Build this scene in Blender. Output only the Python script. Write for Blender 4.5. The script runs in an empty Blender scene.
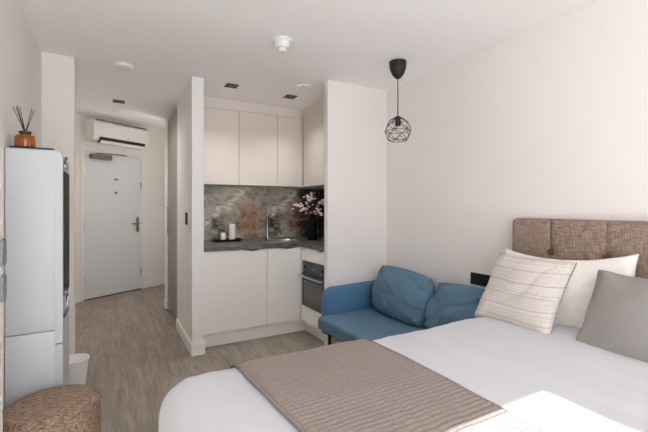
import bpy, bmesh, math, random
from mathutils import Vector, Matrix, noise
PI = math.pi
R = math.radians
random.seed(7)
sc = bpy.context.scene
COL = sc.collection

# ------------------------------------------------------------------ materials
def lin(c):
    return tuple(((v/255)/12.92 if v/255 <= .04045 else ((v/255+.055)/1.055)**2.4) for v in c) + (1,)

def new_mat(name, rgb, rough=.6, metal=0.0, spec=.5, coat=0.0):
    m = bpy.data.materials.new(name); m.use_nodes = True
    b = m.node_tree.nodes['Principled BSDF']
    b.inputs['Base Color'].default_value = lin(rgb)
    b.inputs['Roughness'].default_value = rough
    b.inputs['Metallic'].default_value = metal
    b.inputs['Specular IOR Level'].default_value = spec
    b.inputs['Coat Weight'].default_value = coat
    return m

class NT:
    def __init__(s, m):
        s.t = m.node_tree; s.b = s.t.nodes['Principled BSDF']
    def n(s, kind, **kw):
        o = s.t.nodes.new(kind)
        for k, v in kw.items():
            if k in o.inputs: o.inputs[k].default_value = v
            else: setattr(o, k, v)
        return o
    def l(s, a, b): s.t.links.new(a, b)
    def coord(s, scale=(1,1,1), rot=(0,0,0)):
        g = s.n('ShaderNodeTexCoord'); mp = s.n('ShaderNodeMapping')
        mp.inputs['Scale'].default_value = scale; mp.inputs['Rotation'].default_value = rot
        s.l(g.outputs['Object'], mp.inputs['Vector']); return mp.outputs['Vector']
    def ramp(s, fac, stops):
        r = s.n('ShaderNodeValToRGB'); e = r.color_ramp.elements
        while len(e) < len(stops): e.new(.5)
        for i, (p, c) in enumerate(stops):
            e[i].position = p; e[i].color = lin(c) if max(c) > 1 else tuple(c)+(1,)
        s.l(fac, r.inputs['Fac']); return r.outputs['Color']
    def bump(s, h, strength=.2, dist=.01):
        b = s.n('ShaderNodeBump'); b.inputs['Strength'].default_value = strength
        b.inputs['Distance'].default_value = dist
        s.l(h, b.inputs['Height']); s.l(b.outputs['Normal'], s.b.inputs['Normal'])

def painted(name, rgb, rough=.7, amt=.04, sc_=220):
    m = new_mat(name, rgb, rough, spec=.3); t = NT(m)
    nz = t.n('ShaderNodeTexNoise', Scale=sc_, Detail=3.0); t.l(t.coord(), nz.inputs['Vector'])
    t.bump(nz.outputs['Fac'], amt, .0006); return m

def fabric(name, c1, c2, scale=400, strength=.35, rough=.9, patch=6.0, pat=.25, stretch=(1,1,1)):
    """woven cloth: crossed threads plus soft patches of shade in the yarn"""
    m = new_mat(name, c1, rough, spec=.2); t = NT(m)
    v = t.coord(stretch)
    a = t.n('ShaderNodeTexNoise', Scale=scale, Detail=4.0, Roughness=.7); t.l(v, a.inputs['Vector'])
    p = t.n('ShaderNodeTexNoise', Scale=patch, Detail=5.0); t.l(v, p.inputs['Vector'])
    mx = t.n('ShaderNodeMath', operation='MULTIPLY_ADD'); mx.inputs[1].default_value = pat
    t.l(p.outputs['Fac'], mx.inputs[0]); 
    sb = t.n('ShaderNodeMath', operation='MULTIPLY'); sb.inputs[1].default_value = 1-pat
    t.l(a.outputs['Fac'], sb.inputs[0]); t.l(sb.outputs[0], mx.inputs[2])
    t.l(t.ramp(mx.outputs[0], [(.35, c2), (.65, c1)]), t.b.inputs['Base Color'])
    t.bump(a.outputs['Fac'], strength, .002); return m

M = {}
M['wall'] = painted('wall_paint', (235,231,227))
M['ceil'] = painted('ceiling_paint', (250,249,248))
M['white'] = painted('white_gloss_paint', (240,239,237), .35, .01)
M['door'] = painted('door_paint', (222,224,226), .45, .01)
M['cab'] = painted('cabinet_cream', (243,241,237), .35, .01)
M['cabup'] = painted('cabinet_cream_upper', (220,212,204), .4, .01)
M['taupe'] = painted('taupe_laminate', (146,137,128), .45, .02)
M['black'] = new_mat('black_plastic', (22,22,23), .4)
M['blackmat'] = new_mat('black_metal', (30,29,28), .45, .3)
M['steel'] = new_mat('brushed_steel', (200,200,200), .28, 1.0)
M['chrome'] = new_mat('chrome', (150,150,153), .14, 1.0)
M['brass'] = new_mat('bronze_metal', (150,140,122), .35, .9)
M['plastic'] = new_mat('white_plastic', (236,235,232), .4)
M['acplastic'] = new_mat('cream_plastic', (232,228,222), .4)
M['fridge'] = new_mat('fridge_grey', (196,200,204), .42, .0)
M['fridge2'] = new_mat('fridge_door_grey', (186,188,194), .5, 0)
M['darkglass'] = new_mat('dark_glass', (34,36,38), .12, 0, .6, .6)
M['ovenblack'] = new_mat('oven_black', (30,33,36), .35, 0, .5, .2)
M['candle'] = new_mat('candle_wax', (236,232,224), .55); 
M['candle'].node_tree.nodes['Principled BSDF'].inputs['Subsurface Weight'].default_value = .2
M['closer'] = new_mat('dull_bronze', (118,110,98), .5, .3)
M['reed'] = new_mat('reed', (28,26,26), .8)
M['twig'] = new_mat('twig', (74,54,44), .8)
M['blossom'] = new_mat('blossom', (250,234,228), .8)
M['petalpink'] = new_mat('petal_pink', (205,140,135), .8)
M['wood'] = new_mat('dark_wood', (60,40,28), .5)
M['latchgrey'] = new_mat('grey_plastic', (128,128,130), .5)
M['panelgrey'] = new_mat('dark_grey_panel', (62,62,58), .7, spec=.15)
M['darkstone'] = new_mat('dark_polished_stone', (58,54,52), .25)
M['mattwhite'] = new_mat('matt_white', (238,237,234), .95, spec=.05)
M['seal'] = new_mat('dark_rubber', (40,38,38), .7)
M['bin'] = new_mat('bin_plastic', (250,249,246), .45)
M['vaseblack'] = new_mat('matt_black_glaze', (14,14,15), .6, spec=.2)
M['grout'] = new_mat('gap_dark', (90,84,78), .8)

def amber():
    m = new_mat('amber_glass', (232,140,40), .08, 0, .5, .3)
    b = m.node_tree.nodes['Principled BSDF']; b.inputs['Transmission Weight'].default_value = .8
    return m
M['amber'] = amber()
M['duvet'] = fabric('duvet_cotton', (208,210,214), (201,203,208), 900, .12, .85, 4, .4)
M['mattress'] = fabric('mattress_cloth', (235,233,230), (222,220,216), 700, .2)
M['pillow'] = fabric('pillow_cotton', (245,242,238), (236,232,227), 800, .12)
M['greycush'] = fabric('grey_cushion_cloth', (152,148,145), (138,134,131), 900, .3)
M['sofa'] = fabric('blue_sofa_cloth', (92,134,168), (68,108,144), 650, .35, .95)
M['sofacush'] = fabric('teal_blue_cushion_cloth', (104,134,154), (78,108,130), 650, .35, .95)
M['button'] = fabric('button_cloth', (112,84,64), (80,58,44), 500, .4)

def floor_mat():
    m = new_mat('oak_grey_laminate', (150,140,130), .42, spec=.4); t = NT(m)
    v = t.coord(rot=(0,0,R(90)))
    br = t.n('ShaderNodeTexBrick', Scale=1.0); br.offset = .37; br.squash = 1
    br.inputs['Brick Width'].default_value = 1.25; br.inputs['Row Height'].default_value = .19
    br.inputs['Mortar Size'].default_value = .0012; br.inputs['Mortar Smooth'].default_value = .2
    br.inputs['Color1'].default_value = lin((182,174,165)); br.inputs['Color2'].default_value = lin((164,155,146))
    br.inputs['Mortar'].default_value = lin((130,122,114))
    t.l(v, br.inputs['Vector'])
    g = t.n('ShaderNodeTexNoise', Scale=3.0, Detail=9.0, Roughness=.62, Distortion=.9)
    t.l(t.coord((9, .9, 1)), g.inputs['Vector'])
    f = t.n('ShaderNodeTexNoise', Scale=12.0, Detail=6.0); t.l(t.coord((9, .5, 1)), f.inputs['Vector'])
    c1 = t.ramp(g.outputs['Fac'], [(.3, (196,188,180)), (.5, (228,224,220)), (.72, (255,255,255))])
    c2 = t.ramp(f.outputs['Fac'], [(.35, (214,208,202)), (.65, (255,255,255))])
    mx = t.n('ShaderNodeMix', data_type='RGBA', blend_type='MULTIPLY'); mx.inputs[0].default_value = 1
    t.l(br.outputs['Color'], mx.inputs[6]); t.l(c1, mx.inputs[7])
    m2 = t.n('ShaderNodeMix', data_type='RGBA', blend_type='MULTIPLY'); m2.inputs[0].default_value = .7
    t.l(mx.outputs[2], m2.inputs[6]); t.l(c2, m2.inputs[7])
    t.l(m2.outputs[2], t.b.inputs['Base Color'])
    t.bump(f.outputs['Fac'], .08, .002); return m
M['floor'] = floor_mat()

def marble_mat():
    """polished slab: grey-green ground, pale slanting veins, rust clouds; the same slab repeats every .66 m"""
    m = new_mat('stone_splashback', (120,110,100), .2, spec=.5); t = NT(m)
    g = t.n('ShaderNodeTexCoord'); sx = t.n('ShaderNodeSeparateXYZ'); t.l(g.outputs['Object'], sx.inputs[0])
    def mth(op, a, b=None, c=None):
        n = t.n('ShaderNodeMath', operation=op)
        for k, v in enumerate((a, b, c)):
            if v is None: continue
            if isinstance(v, (int, float)): n.inputs[k].default_value = v
            else: t.l(v, n.inputs[k])
        return n.outputs[0]
    u = mth('SUBTRACT', mth('ADD', sx.outputs['X'], .571), mth('MULTIPLY', mth('GREATER_THAN', sx.outputs['X'], .089), .66))
    z = sx.outputs['Z']
    cv = t.n('ShaderNodeCombineXYZ'); t.l(u, cv.inputs['X']); t.l(z, cv.inputs['Z'])
    def nz(scale, det, dist, rough=.6, rot=0, sc3=(1,1,1), off=0):
        mp = t.n('ShaderNodeMapping'); mp.inputs['Rotation'].default_value = (0, R(rot), 0); mp.inputs['Scale'].default_value = sc3
        mp.inputs['Location'].default_value = (off, off*.7, 0)
        t.l(cv.outputs[0], mp.inputs['Vector'])
        n = t.n('ShaderNodeTexNoise', Scale=scale, Detail=det, Distortion=dist, Roughness=rough); t.l(mp.outputs[0], n.inputs['Vector'])
        return n.outputs['Fac']
    ground = t.ramp(nz(7, 10, .6, .7, 38, (.8,1,1.5)), [(.3, (62,58,54)), (.41, (136,133,124)), (.5, (182,174,160)), (.6, (214,203,186)), (.72, (126,112,98))])
    rust = t.ramp(nz(11, 8, .8, .65, 10, (1,1,1.2), 3), [(.3, (84,60,46)), (.5, (168,130,102)), (.7, (206,184,158))])
    def blob(cx, cz, r):
        d = mth('SQRT', mth('ADD', mth('POWER', mth('SUBTRACT', u, cx), 2), mth('POWER', mth('MULTIPLY', mth('SUBTRACT', z, cz), .75), 2)))
        d = mth('ADD', d, mth('MULTIPLY', mth('SUBTRACT', nz(6, 5, .3, .6, 0, (1,1,1), 5), .5), .35))
        return t.ramp(d, [(r*.6, (1,1,1)), (r*1.25, (0,0,0))])
    def mixc(f, a, b):
        n = t.n('ShaderNodeMix', data_type='RGBA'); t.l(f, n.inputs[0]); t.l(a, n.inputs[6])
        if isinstance(b, tuple): n.inputs[7].default_value = lin(b)
        else: t.l(b, n.inputs[7])
        return n.outputs[2]
    c = mixc(blob(.44, .19, .17), ground, rust)
    c = mixc(mth('MULTIPLY', blob(.10, .15, .085), .85), c, (44,42,42))
    # slanting pale veins
    line = mth('SUBTRACT', z, mth('MULTIPLY_ADD', u, .80, .24))
    wob = mth('MULTIPLY', mth('SUBTRACT', nz(5, 6, .5, .6, 0, (1,1,1), 9), .5), .34)
    dv_ = mth('ABSOLUTE', mth('ADD', line, wob))
    vein = t.ramp(dv_, [(.015, (1,1,1)), (.06, (0,0,0))])
    br = t.ramp(nz(16, 6, .4, .6, 40, (.6,1,2), 2), [(.44, (.12,.12,.12)), (.54, (1,1,1))])
    c = mixc(mth('MULTIPLY', mth('MULTIPLY', vein, br), .9), c, (248,243,232))
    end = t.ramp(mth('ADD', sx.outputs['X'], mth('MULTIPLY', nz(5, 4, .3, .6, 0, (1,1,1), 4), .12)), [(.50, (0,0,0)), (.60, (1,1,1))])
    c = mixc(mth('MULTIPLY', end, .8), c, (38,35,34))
    v2 = t.ramp(mth('ABSOLUTE', mth('SUBTRACT', nz(4, 8, .4, .6, 38, (.7,1,2), 7), .5)), [(.0, (1,1,1)), (.016, (0,0,0))])
    c = mixc(mth('MULTIPLY', v2, .6), c, (206,200,190))
    fine = nz(42, 6, .2, .7, 35, (1,1,2))
    o_ = t.n('ShaderNodeMix', data_type='RGBA', blend_type='OVERLAY'); o_.inputs[0].default_value = .6
    t.l(c, o_.inputs[6]); t.l(fine, o_.inputs[7]); t.l(o_.outputs[2], t.b.inputs['Base Color'])
    return m
M['marble'] = marble_mat()

def counter_mat():
    m = new_mat('dark_stone_worktop', (92,88,86), .32, spec=.5); t = NT(m)
    a = t.n('ShaderNodeTexNoise', Scale=9.0, Detail=8.0, Roughness=.7, Distortion=.8); t.l(t.coord((1,2,1)), a.inputs['Vector'])
    t.l(t.ramp(a.outputs['Fac'], [(.3, (70,66,65)), (.5, (96,92,90)), (.7, (126,121,117))]), t.b.inputs['Base Color'])
    return m
M['counter'] = counter_mat()

def headboard_mat():
    m = new_mat('brown_linen', (140,118,102), .9, spec=.15); t = NT(m)
    a = t.n('ShaderNodeTexNoise', Scale=70.0, Detail=3.0, Roughness=.6); t.l(t.coord((1,.3,3)), a.inputs['Vector'])
    b = t.n('ShaderNodeTexNoise', Scale=70.0, Detail=3.0, Roughness=.6); t.l(t.coord((1,3,.3)), b.inputs['Vector'])
    ad = t.n('ShaderNodeMath', operation='ADD'); t.l(a.outputs['Fac'], ad.inputs[0]); t.l(b.outputs['Fac'], ad.inputs[1])
    hf = t.n('ShaderNodeMath', operation='MULTIPLY'); hf.inputs[1].default_value = .5; t.l(ad.outputs[0], hf.inputs[0])
    t.l(t.ramp(hf.outputs[0], [(.38, (112,95,83)), (.5, (141,123,110)), (.62, (168,151,137))]), t.b.inputs['Base Color'])
    t.bump(hf.outputs[0], .3, .002); return m
M['headboard'] = headboard_mat()

def pouf_mat():
    m = new_mat('brown_woven', (150,115,88), .9, spec=.15); t = NT(m)
    a = t.n('ShaderNodeTexNoise', Scale=60.0, Detail=5.0, Roughness=.7); t.l(t.coord((1,2.2,1.6)), a.inputs['Vector'])
    vo = t.n('ShaderNodeTexVoronoi', Scale=95.0); t.l(t.coord((1,1,1.4)), vo.inputs['Vector'])
    t.l(t.ramp(a.outputs['Fac'], [(.33, (104,84,70)), (.5, (154,130,112)), (.66, (190,168,150))]), t.b.inputs['Base Color'])
    ad = t.n('ShaderNodeMath', operation='ADD'); t.l(a.outputs['Fac'], ad.inputs[0]); t.l(vo.outputs['Distance'], ad.inputs[1])
    t.bump(ad.outputs[0], .9, .006); return m
M['pouf'] = pouf_mat()

def runner_mat():
    m = new_mat('taupe_knit', (160,140,127), .95, spec=.15); t = NT(m)
    a = t.n('ShaderNodeTexNoise', Scale=300.0, Detail=3.0); t.l(t.coord(), a.inputs['Vector'])
    t.l(t.ramp(a.outputs['Fac'], [(.35, (128,117,112)), (.65, (154,143,137))]), t.b.inputs['Base Color'])
    t.bump(a.outputs['Fac'], .4, .003); return m
M['runner'] = runner_mat()

def stripe_mat():
    m = new_mat('striped_cream_cloth', (222,212,200), .9, spec=.2); t = NT(m)
    # object z carries the cushion's own height because the part is authored upright
    g = t.n('ShaderNodeTexCoord'); sx = t.n('ShaderNodeSeparateXYZ'); t.l(g.outputs['Generated'], sx.inputs[0])
    n0 = t.n('ShaderNodeTexNoise', Scale=5.0, Detail=2.0); t.l(g.outputs['Generated'], n0.inputs['Vector'])
    md = t.n('ShaderNodeMath', operation='MULTIPLY_ADD'); md.inputs[1].default_value = .035; t.l(n0.outputs['Fac'], md.inputs[0]); t.l(sx.outputs['Z'], md.inputs[2])
    c = t.n('ShaderNodeCombineXYZ'); t.l(md.outputs[0], c.inputs['Z'])
    a = t.n('ShaderNodeTexNoise', Scale=26.0, Detail=3.0, Roughness=.7); t.l(c.outputs[0], a.inputs['Vector'])
    b = t.n('ShaderNodeTexNoise', Scale=30.0, Detail=5.0)
    mp = t.n('ShaderNodeMapping'); mp.inputs['Scale'].default_value = (1,1,7); t.l(g.outputs['Generated'], mp.inputs['Vector']); t.l(mp.outputs[0], b.inputs['Vector'])
    mul = t.n('ShaderNodeMath', operation='MULTIPLY_ADD'); mul.inputs[1].default_value = .4
    t.l(b.outputs['Fac'], mul.inputs[0])
    k = t.n('ShaderNodeMath', operation='MULTIPLY'); k.inputs[1].default_value = .6; t.l(a.outputs['Fac'], k.inputs[0]); t.l(k.outputs[0], mul.inputs[2])
    col = t.ramp(mul.outputs[0], [(.36, (166,157,150)), (.46, (206,199,193)), (.66, (228,223,218))])
    # five thin darker woven bands
    wv = t.n('ShaderNodeMath', operation='MULTIPLY'); wv.inputs[1].default_value = 6.0; t.l(md.outputs[0], wv.inputs[0])
    fr = t.n('ShaderNodeMath', operation='FRACT'); t.l(wv.outputs[0], fr.inputs[0])
    band = t.ramp(fr.outputs[0], [(.0, (1,1,1)), (.03, (.74,.70,.67)), (.09, (.74,.70,.67)), (.13, (1,1,1))])
    mm = t.n('ShaderNodeMix', data_type='RGBA', blend_type='MULTIPLY'); mm.inputs[0].default_value = .85
    t.l(col, mm.inputs[6]); t.l(band, mm.inputs[7])
    t.l(mm.outputs[2], t.b.inputs['Base Color'])
    t.bump(mul.outputs[0], .3, .003); return m
M['stripe'] = stripe_mat()

# ------------------------------------------------------------------ helpers
def wm(o):
    m = Matrix.Identity(4)
    while o is not None:
        m = o.matrix_basis @ m; o = o.parent
    return m

def bmnew(): return bmesh.new()

def add_box(bm, x0, x1, y0, y1, z0, z1, bev=0.0, seg=2):
    r = bmesh.ops.create_cube(bm, size=1.0)
    vs = r['verts']
    for v in vs:
        v.co = Vector(((x0+x1)/2 + v.co.x*(x1-x0), (y0+y1)/2 + v.co.y*(y1-y0), (z0+z1)/2 + v.co.z*(z1-z0)))
    if bev > 0:
        es = list({e for v in vs for e in v.link_edges})
        bmesh.ops.bevel(bm, geom=es, offset=bev, segments=seg, profile=.5, affect='EDGES')
    return bm

def add_prism(bm, pts, axis, a0, a1):
    """pts: outline (two coords) extruded along axis 'x','y','z' from a0 to a1"""
    def mk(p, a):
        return {'x': (a, p[0], p[1]), 'y': (p[0], a, p[1]), 'z': (p[0], p[1], a)}[axis]
    A = [bm.verts.new(mk(p, a0)) for p in pts]; B = [bm.verts.new(mk(p, a1)) for p in pts]
    n = len(pts)
    bm.faces.new(A); bm.faces.new(B[::-1])
    for i in range(n):
        j = (i+1) % n
        bm.faces.new((A[j], A[i], B[i], B[j]))
    return bm

def add_lathe(bm, prof, c=(0,0,0), n=40, cap=True):
    rings = []
    for r, z in prof:
        if r < 1e-5: rings.append([bm.verts.new((c[0], c[1], c[2]+z))])
        else: rings.append([bm.verts.new((c[0]+r*math.cos(2*PI*i/n), c[1]+r*math.sin(2*PI*i/n), c[2]+z)) for i in range(n)])
    for a, b in zip(rings, rings[1:]):
        for i in range(n):
            j = (i+1) % n
            if len(a) == 1 and len(b) == 1: continue
            if len(a) == 1: bm.faces.new((a[0], b[i], b[j]))
            elif len(b) == 1: bm.faces.new((a[i], a[j], b[0]))
            else: bm.faces.new((a[i], a[j], b[j], b[i]))
    if cap:
        if len(rings[0]) > 1: bm.faces.new(rings[0][::-1])
        if len(rings[-1]) > 1: bm.faces.new(rings[-1])
    return bm

def add_tube(bm, pts, r, n=8, closed=False):
    pts = [Vector(p) for p in pts]; N = len(pts); rings = []
    up = Vector((0,0,1))
    for i, p in enumerate(pts):
        if closed: d = pts[(i+1) % N] - pts[i-1]
        else: d = pts[min(i+1, N-1)] - pts[max(i-1, 0)]
        d.normalize()
        a = d.cross(up)
        if a.length < 1e-3: a = d.cross(Vector((1,0,0)))
        a.normalize(); b = d.cross(a).normalized()
        rr = r[i] if isinstance(r, (list, tuple)) else r
        rings.append([bm.verts.new(p + a*rr*math.cos(2*PI*k/n) + b*rr*math.sin(2*PI*k/n)) for k in range(n)])
    M_ = N if closed else N-1
    for i in range(M_):
        A, B = rings[i], rings[(i+1) % N]
        for k in range(n):
            j = (k+1) % n
            bm.faces.new((A[k], A[j], B[j], B[k]))
    if not closed:
        bm.faces.new(rings[0][::-1]); bm.faces.new(rings[-1])
    return bm

def obj(name, bm, mat, parent=None, smooth=False, label=None, world=True, origin=None):
    """link bm as ONE mesh object. Geometry is authored in world coords; a child is brought into its thing's frame."""
    if not smooth:
        pass
    bmesh.ops.recalc_face_normals(bm, faces=bm.faces)
    if parent is not None and world:
        bm.transform(wm(parent).inverted())
    loc = None
    if parent is None:
        if origin is None:
            xs = [v.co for v in bm.verts]
            mn = [min(v[i] for v in xs) for i in range(3)]; mxx = [max(v[i] for v in xs) for i in range(3)]
            origin = ((mn[0]+mxx[0])/2, (mn[1]+mxx[1])/2, mn[2])
        loc = Vector(origin); bm.transform(Matrix.Translation(-loc))
    me = bpy.data.meshes.new(name); bm.to_mesh(me); bm.free()
    if smooth:
        for p in me.polygons: p.use_smooth = True
        if smooth == 'auto':
            me.set_sharp_from_angle(angle=R(38))
    o = bpy.data.objects.new(name, me); COL.objects.link(o)
    me.materials.append(M[mat] if isinstance(mat, str) else mat)
    if parent is not None: o.parent = parent
    else: o.location = loc
    if label: o['label'] = label
    return o

def thing(name, label, cat, loc=(0,0,0), rotz=0.0, group=None, kind=None):
    o = bpy.data.objects.new(name, None); COL.objects.link(o)
    o.empty_display_size = .05
    o.location = loc; o.rotation_euler = (0,0,rotz)
    if kind: o['kind'] = kind
    if label: o['label'] = label
    if cat: o['category'] = cat
    if group: o['group'] = group
    o.matrix_basis = Matrix.Translation(Vector(loc)) @ Matrix.Rotation(rotz, 4, 'Z')
    return o

def tag(o, label, cat, group=None):
    o['label'] = label; o['category'] = cat
    if group: o['group'] = group
    return o

def struct(name, bm, mat, parent=None, smooth=False):
    o = obj(name, bm, mat, parent, smooth)
    if parent is None: o['kind'] = 'structure'
    return o

def box(x0, x1, y0, y1, z0, z1, bev=0.0, seg=2):
    return add_box(bmnew(), x0, x1, y0, y1, z0, z1, bev, seg)

# ------------------------------------------------------------------ room shell
H = 2.40           # ceiling
XR = 2.33          # headboard wall
XL = -.434         # left wall
YW = -1.40          # window wall
struct('floor', box(-.75, 2.45, -1.55, 7.6, -.10, 0), 'floor')
struct('ceiling', box(-.75, 2.45, -1.55, 5.24, H, H+.10), 'ceil')
struct('ceiling_entrance', box(-.75, 2.45, 5.24, 7.6, 2.55, 2.65), 'ceil')
struct('trim_6', box(-.75, 2.45, 5.20, 5.24, H+.10, 2.65), 'ceil')
struct('wall_right', box(XR, XR+.1, -1.55, 4.35, 0, H), 'wall')
struct('wall_left', box(XL-.1, XL, -1.55, 3.41, 0, H), 'wall')
struct('wall_pillar', box(XL-.1, -.234, 3.41, 3.51, 0, H), 'wall')
struct('wall_hall_left', box(-.65, -.55, 3.51, 6.3, 0, 2.55), 'wall')
struct('wall_hall_corner', box(-.65, XL-.1, 3.41, 3.51, 0, H), 'wall')
struct('wall_partition', box(.62, .705, 3.41, 4.25, 0, H), 'wall')
struct('wall_kitchen_back', box(.62, XR, 4.25, 4.29, 0, H), 'wall')
struct('wall_stub', box(1.67, XR, 2.91, 2.97, 0, H), 'wall')
struct('wall_hall_end', box(.62, 1.25, 5.15, 5.24, 0, H), 'wall')
struct('wall_entrance_right', box(1.25, 1.35, 5.15, 7.6, 0, 2.55), 'wall')
# window wall behind the viewer: opening -0.40..1.27 wide, sill to 2.25
WX0, WX1, WZ0, WZ1 = -.40, 1.268, .02, 2.25
b = bmnew()
add_box(b, XL, WX0, YW-.15, YW, 0, H)
add_box(b, WX1, XR, YW-.15, YW, 0, H)
add_box(b, WX0, WX1, YW-.15, YW, WZ1, H)
add_box(b, WX0, WX1, YW-.15, YW, 0, WZ0)
struct('wall_window', b, 'wall')
struct('bounce_slab', box(-3, 5, -5, -1.56, -.12, -.02), M['white'])  # unseen pale slab added outside to bounce daylight up into the room

# entrance wall stands at an angle across the end of the hall
ang = math.atan2(.477, .74)
D0 = Vector((-.316, 6.14, 0))
ent = thing('wall_entrance', None, None, D0, ang, kind='structure')
def ent_box(name, mat, s0, s1, o0, o1, z0, z1, parent, bev=0, smooth=False):
    """s along the wall, o out of the wall into the hall (negative local y)"""
    bm = box(s0, s1, -o1, -o0, z0, z1, bev)
    return obj(name, bm, mat, parent, smooth, world=False)
DW = .88; DH = 2.05
b = bmnew()
add_box(b, -.45, -.05, 0, .10, 0, 2.55)
add_box(b, DW+.05, 2.2, 0, .10, 0, 2.55)
add_box(b, -.05, DW+.05, 0, .10, DH+.05, 2.55)
obj('wall_face', b, 'wall', ent, world=False)

dr = thing('door_1', None, None, D0, ang, kind='structure')
ent_box('door_leaf', 'door', .006, DW-.006, -.045, -.004, .012, DH-.004, dr, .003)
b = bmnew()
add_box(b, -.05, 0, -.012, .09, 0, DH+.05); add_box(b, DW, DW+.05, -.012, .09, 0, DH+.05); add_box(b, 0, DW, -.012, .09, DH, DH+.05)
obj('door_frame', b, 'wall', dr, world=False)
obj('threshold', box(0, DW, .0, .06, 0, .01), 'seal', dr, world=False)
for z in (.28, 1.03, 1.78):
    ent_box('hinge', 'steel', -.006, .012, .0, .012, z-.05, z+.05, dr, .002)
for z in (.28, 1.62):
    ent_box('latch_plate', 'brass', DW-.014, DW+.002, .0, .006, z-.05, z+.05, dr)
# lever handle on a long plate
ent_box('handle_plate', 'brass', DW-.085, DW-.045, .0, .010, .90, 1.13, dr, .003)
b = add_tube(bmnew(), [(DW-.065, 0, 1.03), (DW-.065, -.055, 1.03), (DW-.09, -.06, 1.03), (DW-.19, -.06, 1.03)], .010)
obj('lever', b, 'brass', dr, 'auto', world=False)
b = add_tube(bmnew(), [(DW-.065, -.005, .94), (DW-.065, -.03, .94)], .018, 14); obj('lock_knob', b, 'brass', dr, 'auto', world=False)
b = add_tube(bmnew(), [(.46, .004, 1.69), (.46, -.012, 1.69)], .018, 16); obj('peephole', b, 'brass', dr, 'auto', world=False)
ent_box('number_mark', 'seal', .485, .505, .004, .0065, 1.675, 1.69, dr)
b = add_tube(bmnew(), [(.46, .004, 1.49), (.46, -.02, 1.49)], .014, 12)
add_tube(b, [(.445, -.02, 1.475), (.478, -.02, 1.505)], .008, 8)
obj('thumb_turn', b, 'brass', dr, 'auto', world=False)
# door closer
cl = thing('door_closer', 'brushed metal door closer box with folding arm at top of entrance door', 'door closer', D0 + Vector((math.cos(ang), math.sin(ang), 0))*.25 + Vector((0,0,1.97)), ang)
def loc_ent(bm): 
    bm.transform(Matrix.Translation(D0) @ Matrix.Rotation(ang, 4, 'Z')); return bm
obj('closer_body', loc_ent(box(.08, .37, -.06, .003, 1.955, 2.02, .004)), 'closer', cl)
obj('closer_arm', loc_ent(add_tube(bmnew(), [(.16, -.03, 2.035), (.42, -.10, 2.04), (.62, -.02, 2.055)], .009)), 'brass', cl, 'auto')

# air conditioner above the door
ac = thing('air_conditioner', 'white wall mounted air conditioner above the entrance door', 'air conditioner',
           D0 + Vector((math.cos(ang), math.sin(ang), 0))*.45 + Vector((0,0,2.18)), ang)
prof = [(0, 2.19), (-.11, 2.185), (-.17, 2.20), (-.20, 2.25), (-.205, 2.42), (-.19, 2.455), (-.15, 2.475), (0, 2.475)]
b = add_prism(bmnew(), prof, 'x', .02, .86)
obj('casing', loc_ent(b), 'acplastic', ac, 'auto')
b = add_prism(bmnew(), [(-.125, 2.176), (-.17, 2.186), (-.203, 2.245), (-.207, 2.245), (-.178, 2.178), (-.13, 2.170)], 'x', .10, .80)
obj('air_slot', loc_ent(b), 'black', ac)
b = bmnew(); add_box(b, .06, .84, -.20, -.16, 2.476, 2.484)
obj('air_intake', loc_ent(b), 'taupe', ac)
obj('display', loc_ent(box(.50, .53, -.2075, -.2, 2.27, 2.276)), 'seal', ac)
b = bmnew(); add_prism(b, [(-.115, 2.168), (-.175, 2.172), (-.20, 2.20), (-.205, 2.20), (-.18, 2.160), (-.115, 2.160)], 'x', .12, .79)
obj('air_flap', loc_ent(b), 'acplastic', ac)

# baseboards
def baseboard(name, x0, x1, y0, y1):
    return struct(name, box(x0, x1, y0, y1, 0, .10, .004), 'white')
b = bmnew()
add_box(b, .605, .72, 3.395, 3.41, 0, .10, .003); add_box(b, .605, .62, 3.41, 4.27, 0, .10, .003)
struct('baseboard_partition', b, 'white')
b = bmnew(); add_box(b, XL+.001, -.219, 3.395, 3.41, 0, .10, .003); add_box(b, -.234, -.219, 3.41, 3.51, 0, .10, .003)
struct('baseboard_pillar', b, 'white')
baseboard('baseboard_left', XL, XL+.014, YW, 3.394)
baseboard('baseboard_right', XR-.014, XR, YW, 2.91)
baseboard('baseboard_stub', 1.67, XR-.015, 2.896, 2.91)
baseboard('baseboard_hall_end', .605, .62, 5.15, 5.255)
b = box(DW+.051, 2.1, -.014, 0, 0, .10, .003); loc_ent(b); struct('baseboard_entrance', b, 'white')
b = box(-.40, -.051, -.014, 0, 0, .10, .003); loc_ent(b); struct('baseboard_entrance_left', b, 'white')
# pale corner bead where the partition shows its narrow white end
struct('trim_1', box(.612, .71, 3.404, 3.41, .10, H), 'white')
struct('trim_2', box(.612, .62, 5.235, 5.25, .10, H), 'white')

# ------------------------------------------------------------------ hall fittings
wd = thing('wardrobe', 'tall taupe built-in hall wardrobe door behind the kitchen partition', 'wardrobe', (.93, 4.72, 0))
obj('carcass', box(.655, 1.24, 4.295, 5.145, .0, 2.36), 'taupe', wd)
obj('door', box(.635, .653, 4.30, 5.145, .02, 2.355, .002), 'taupe', wd)
b = add_tube(bmnew(), [(.635, 4.93, .95), (.605, 4.93, .97), (.605, 4.93, 1.28), (.635, 4.93, 1.30)], .009)
obj('handle', b, 'steel', wd, 'auto')

pl = thing('door_intercom', 'white intercom plate with dark screen on the hall side of the partition', 'intercom', (.615, 3.62, 1.12))
obj('back_plate', box(.606, .62, 3.57, 3.72, 1.115, 1.235, .003), 'plastic', pl)
obj('screen', box(.59, .606, 3.575, 3.625, 1.12, 1.23, .003), 'black', pl)

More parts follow.
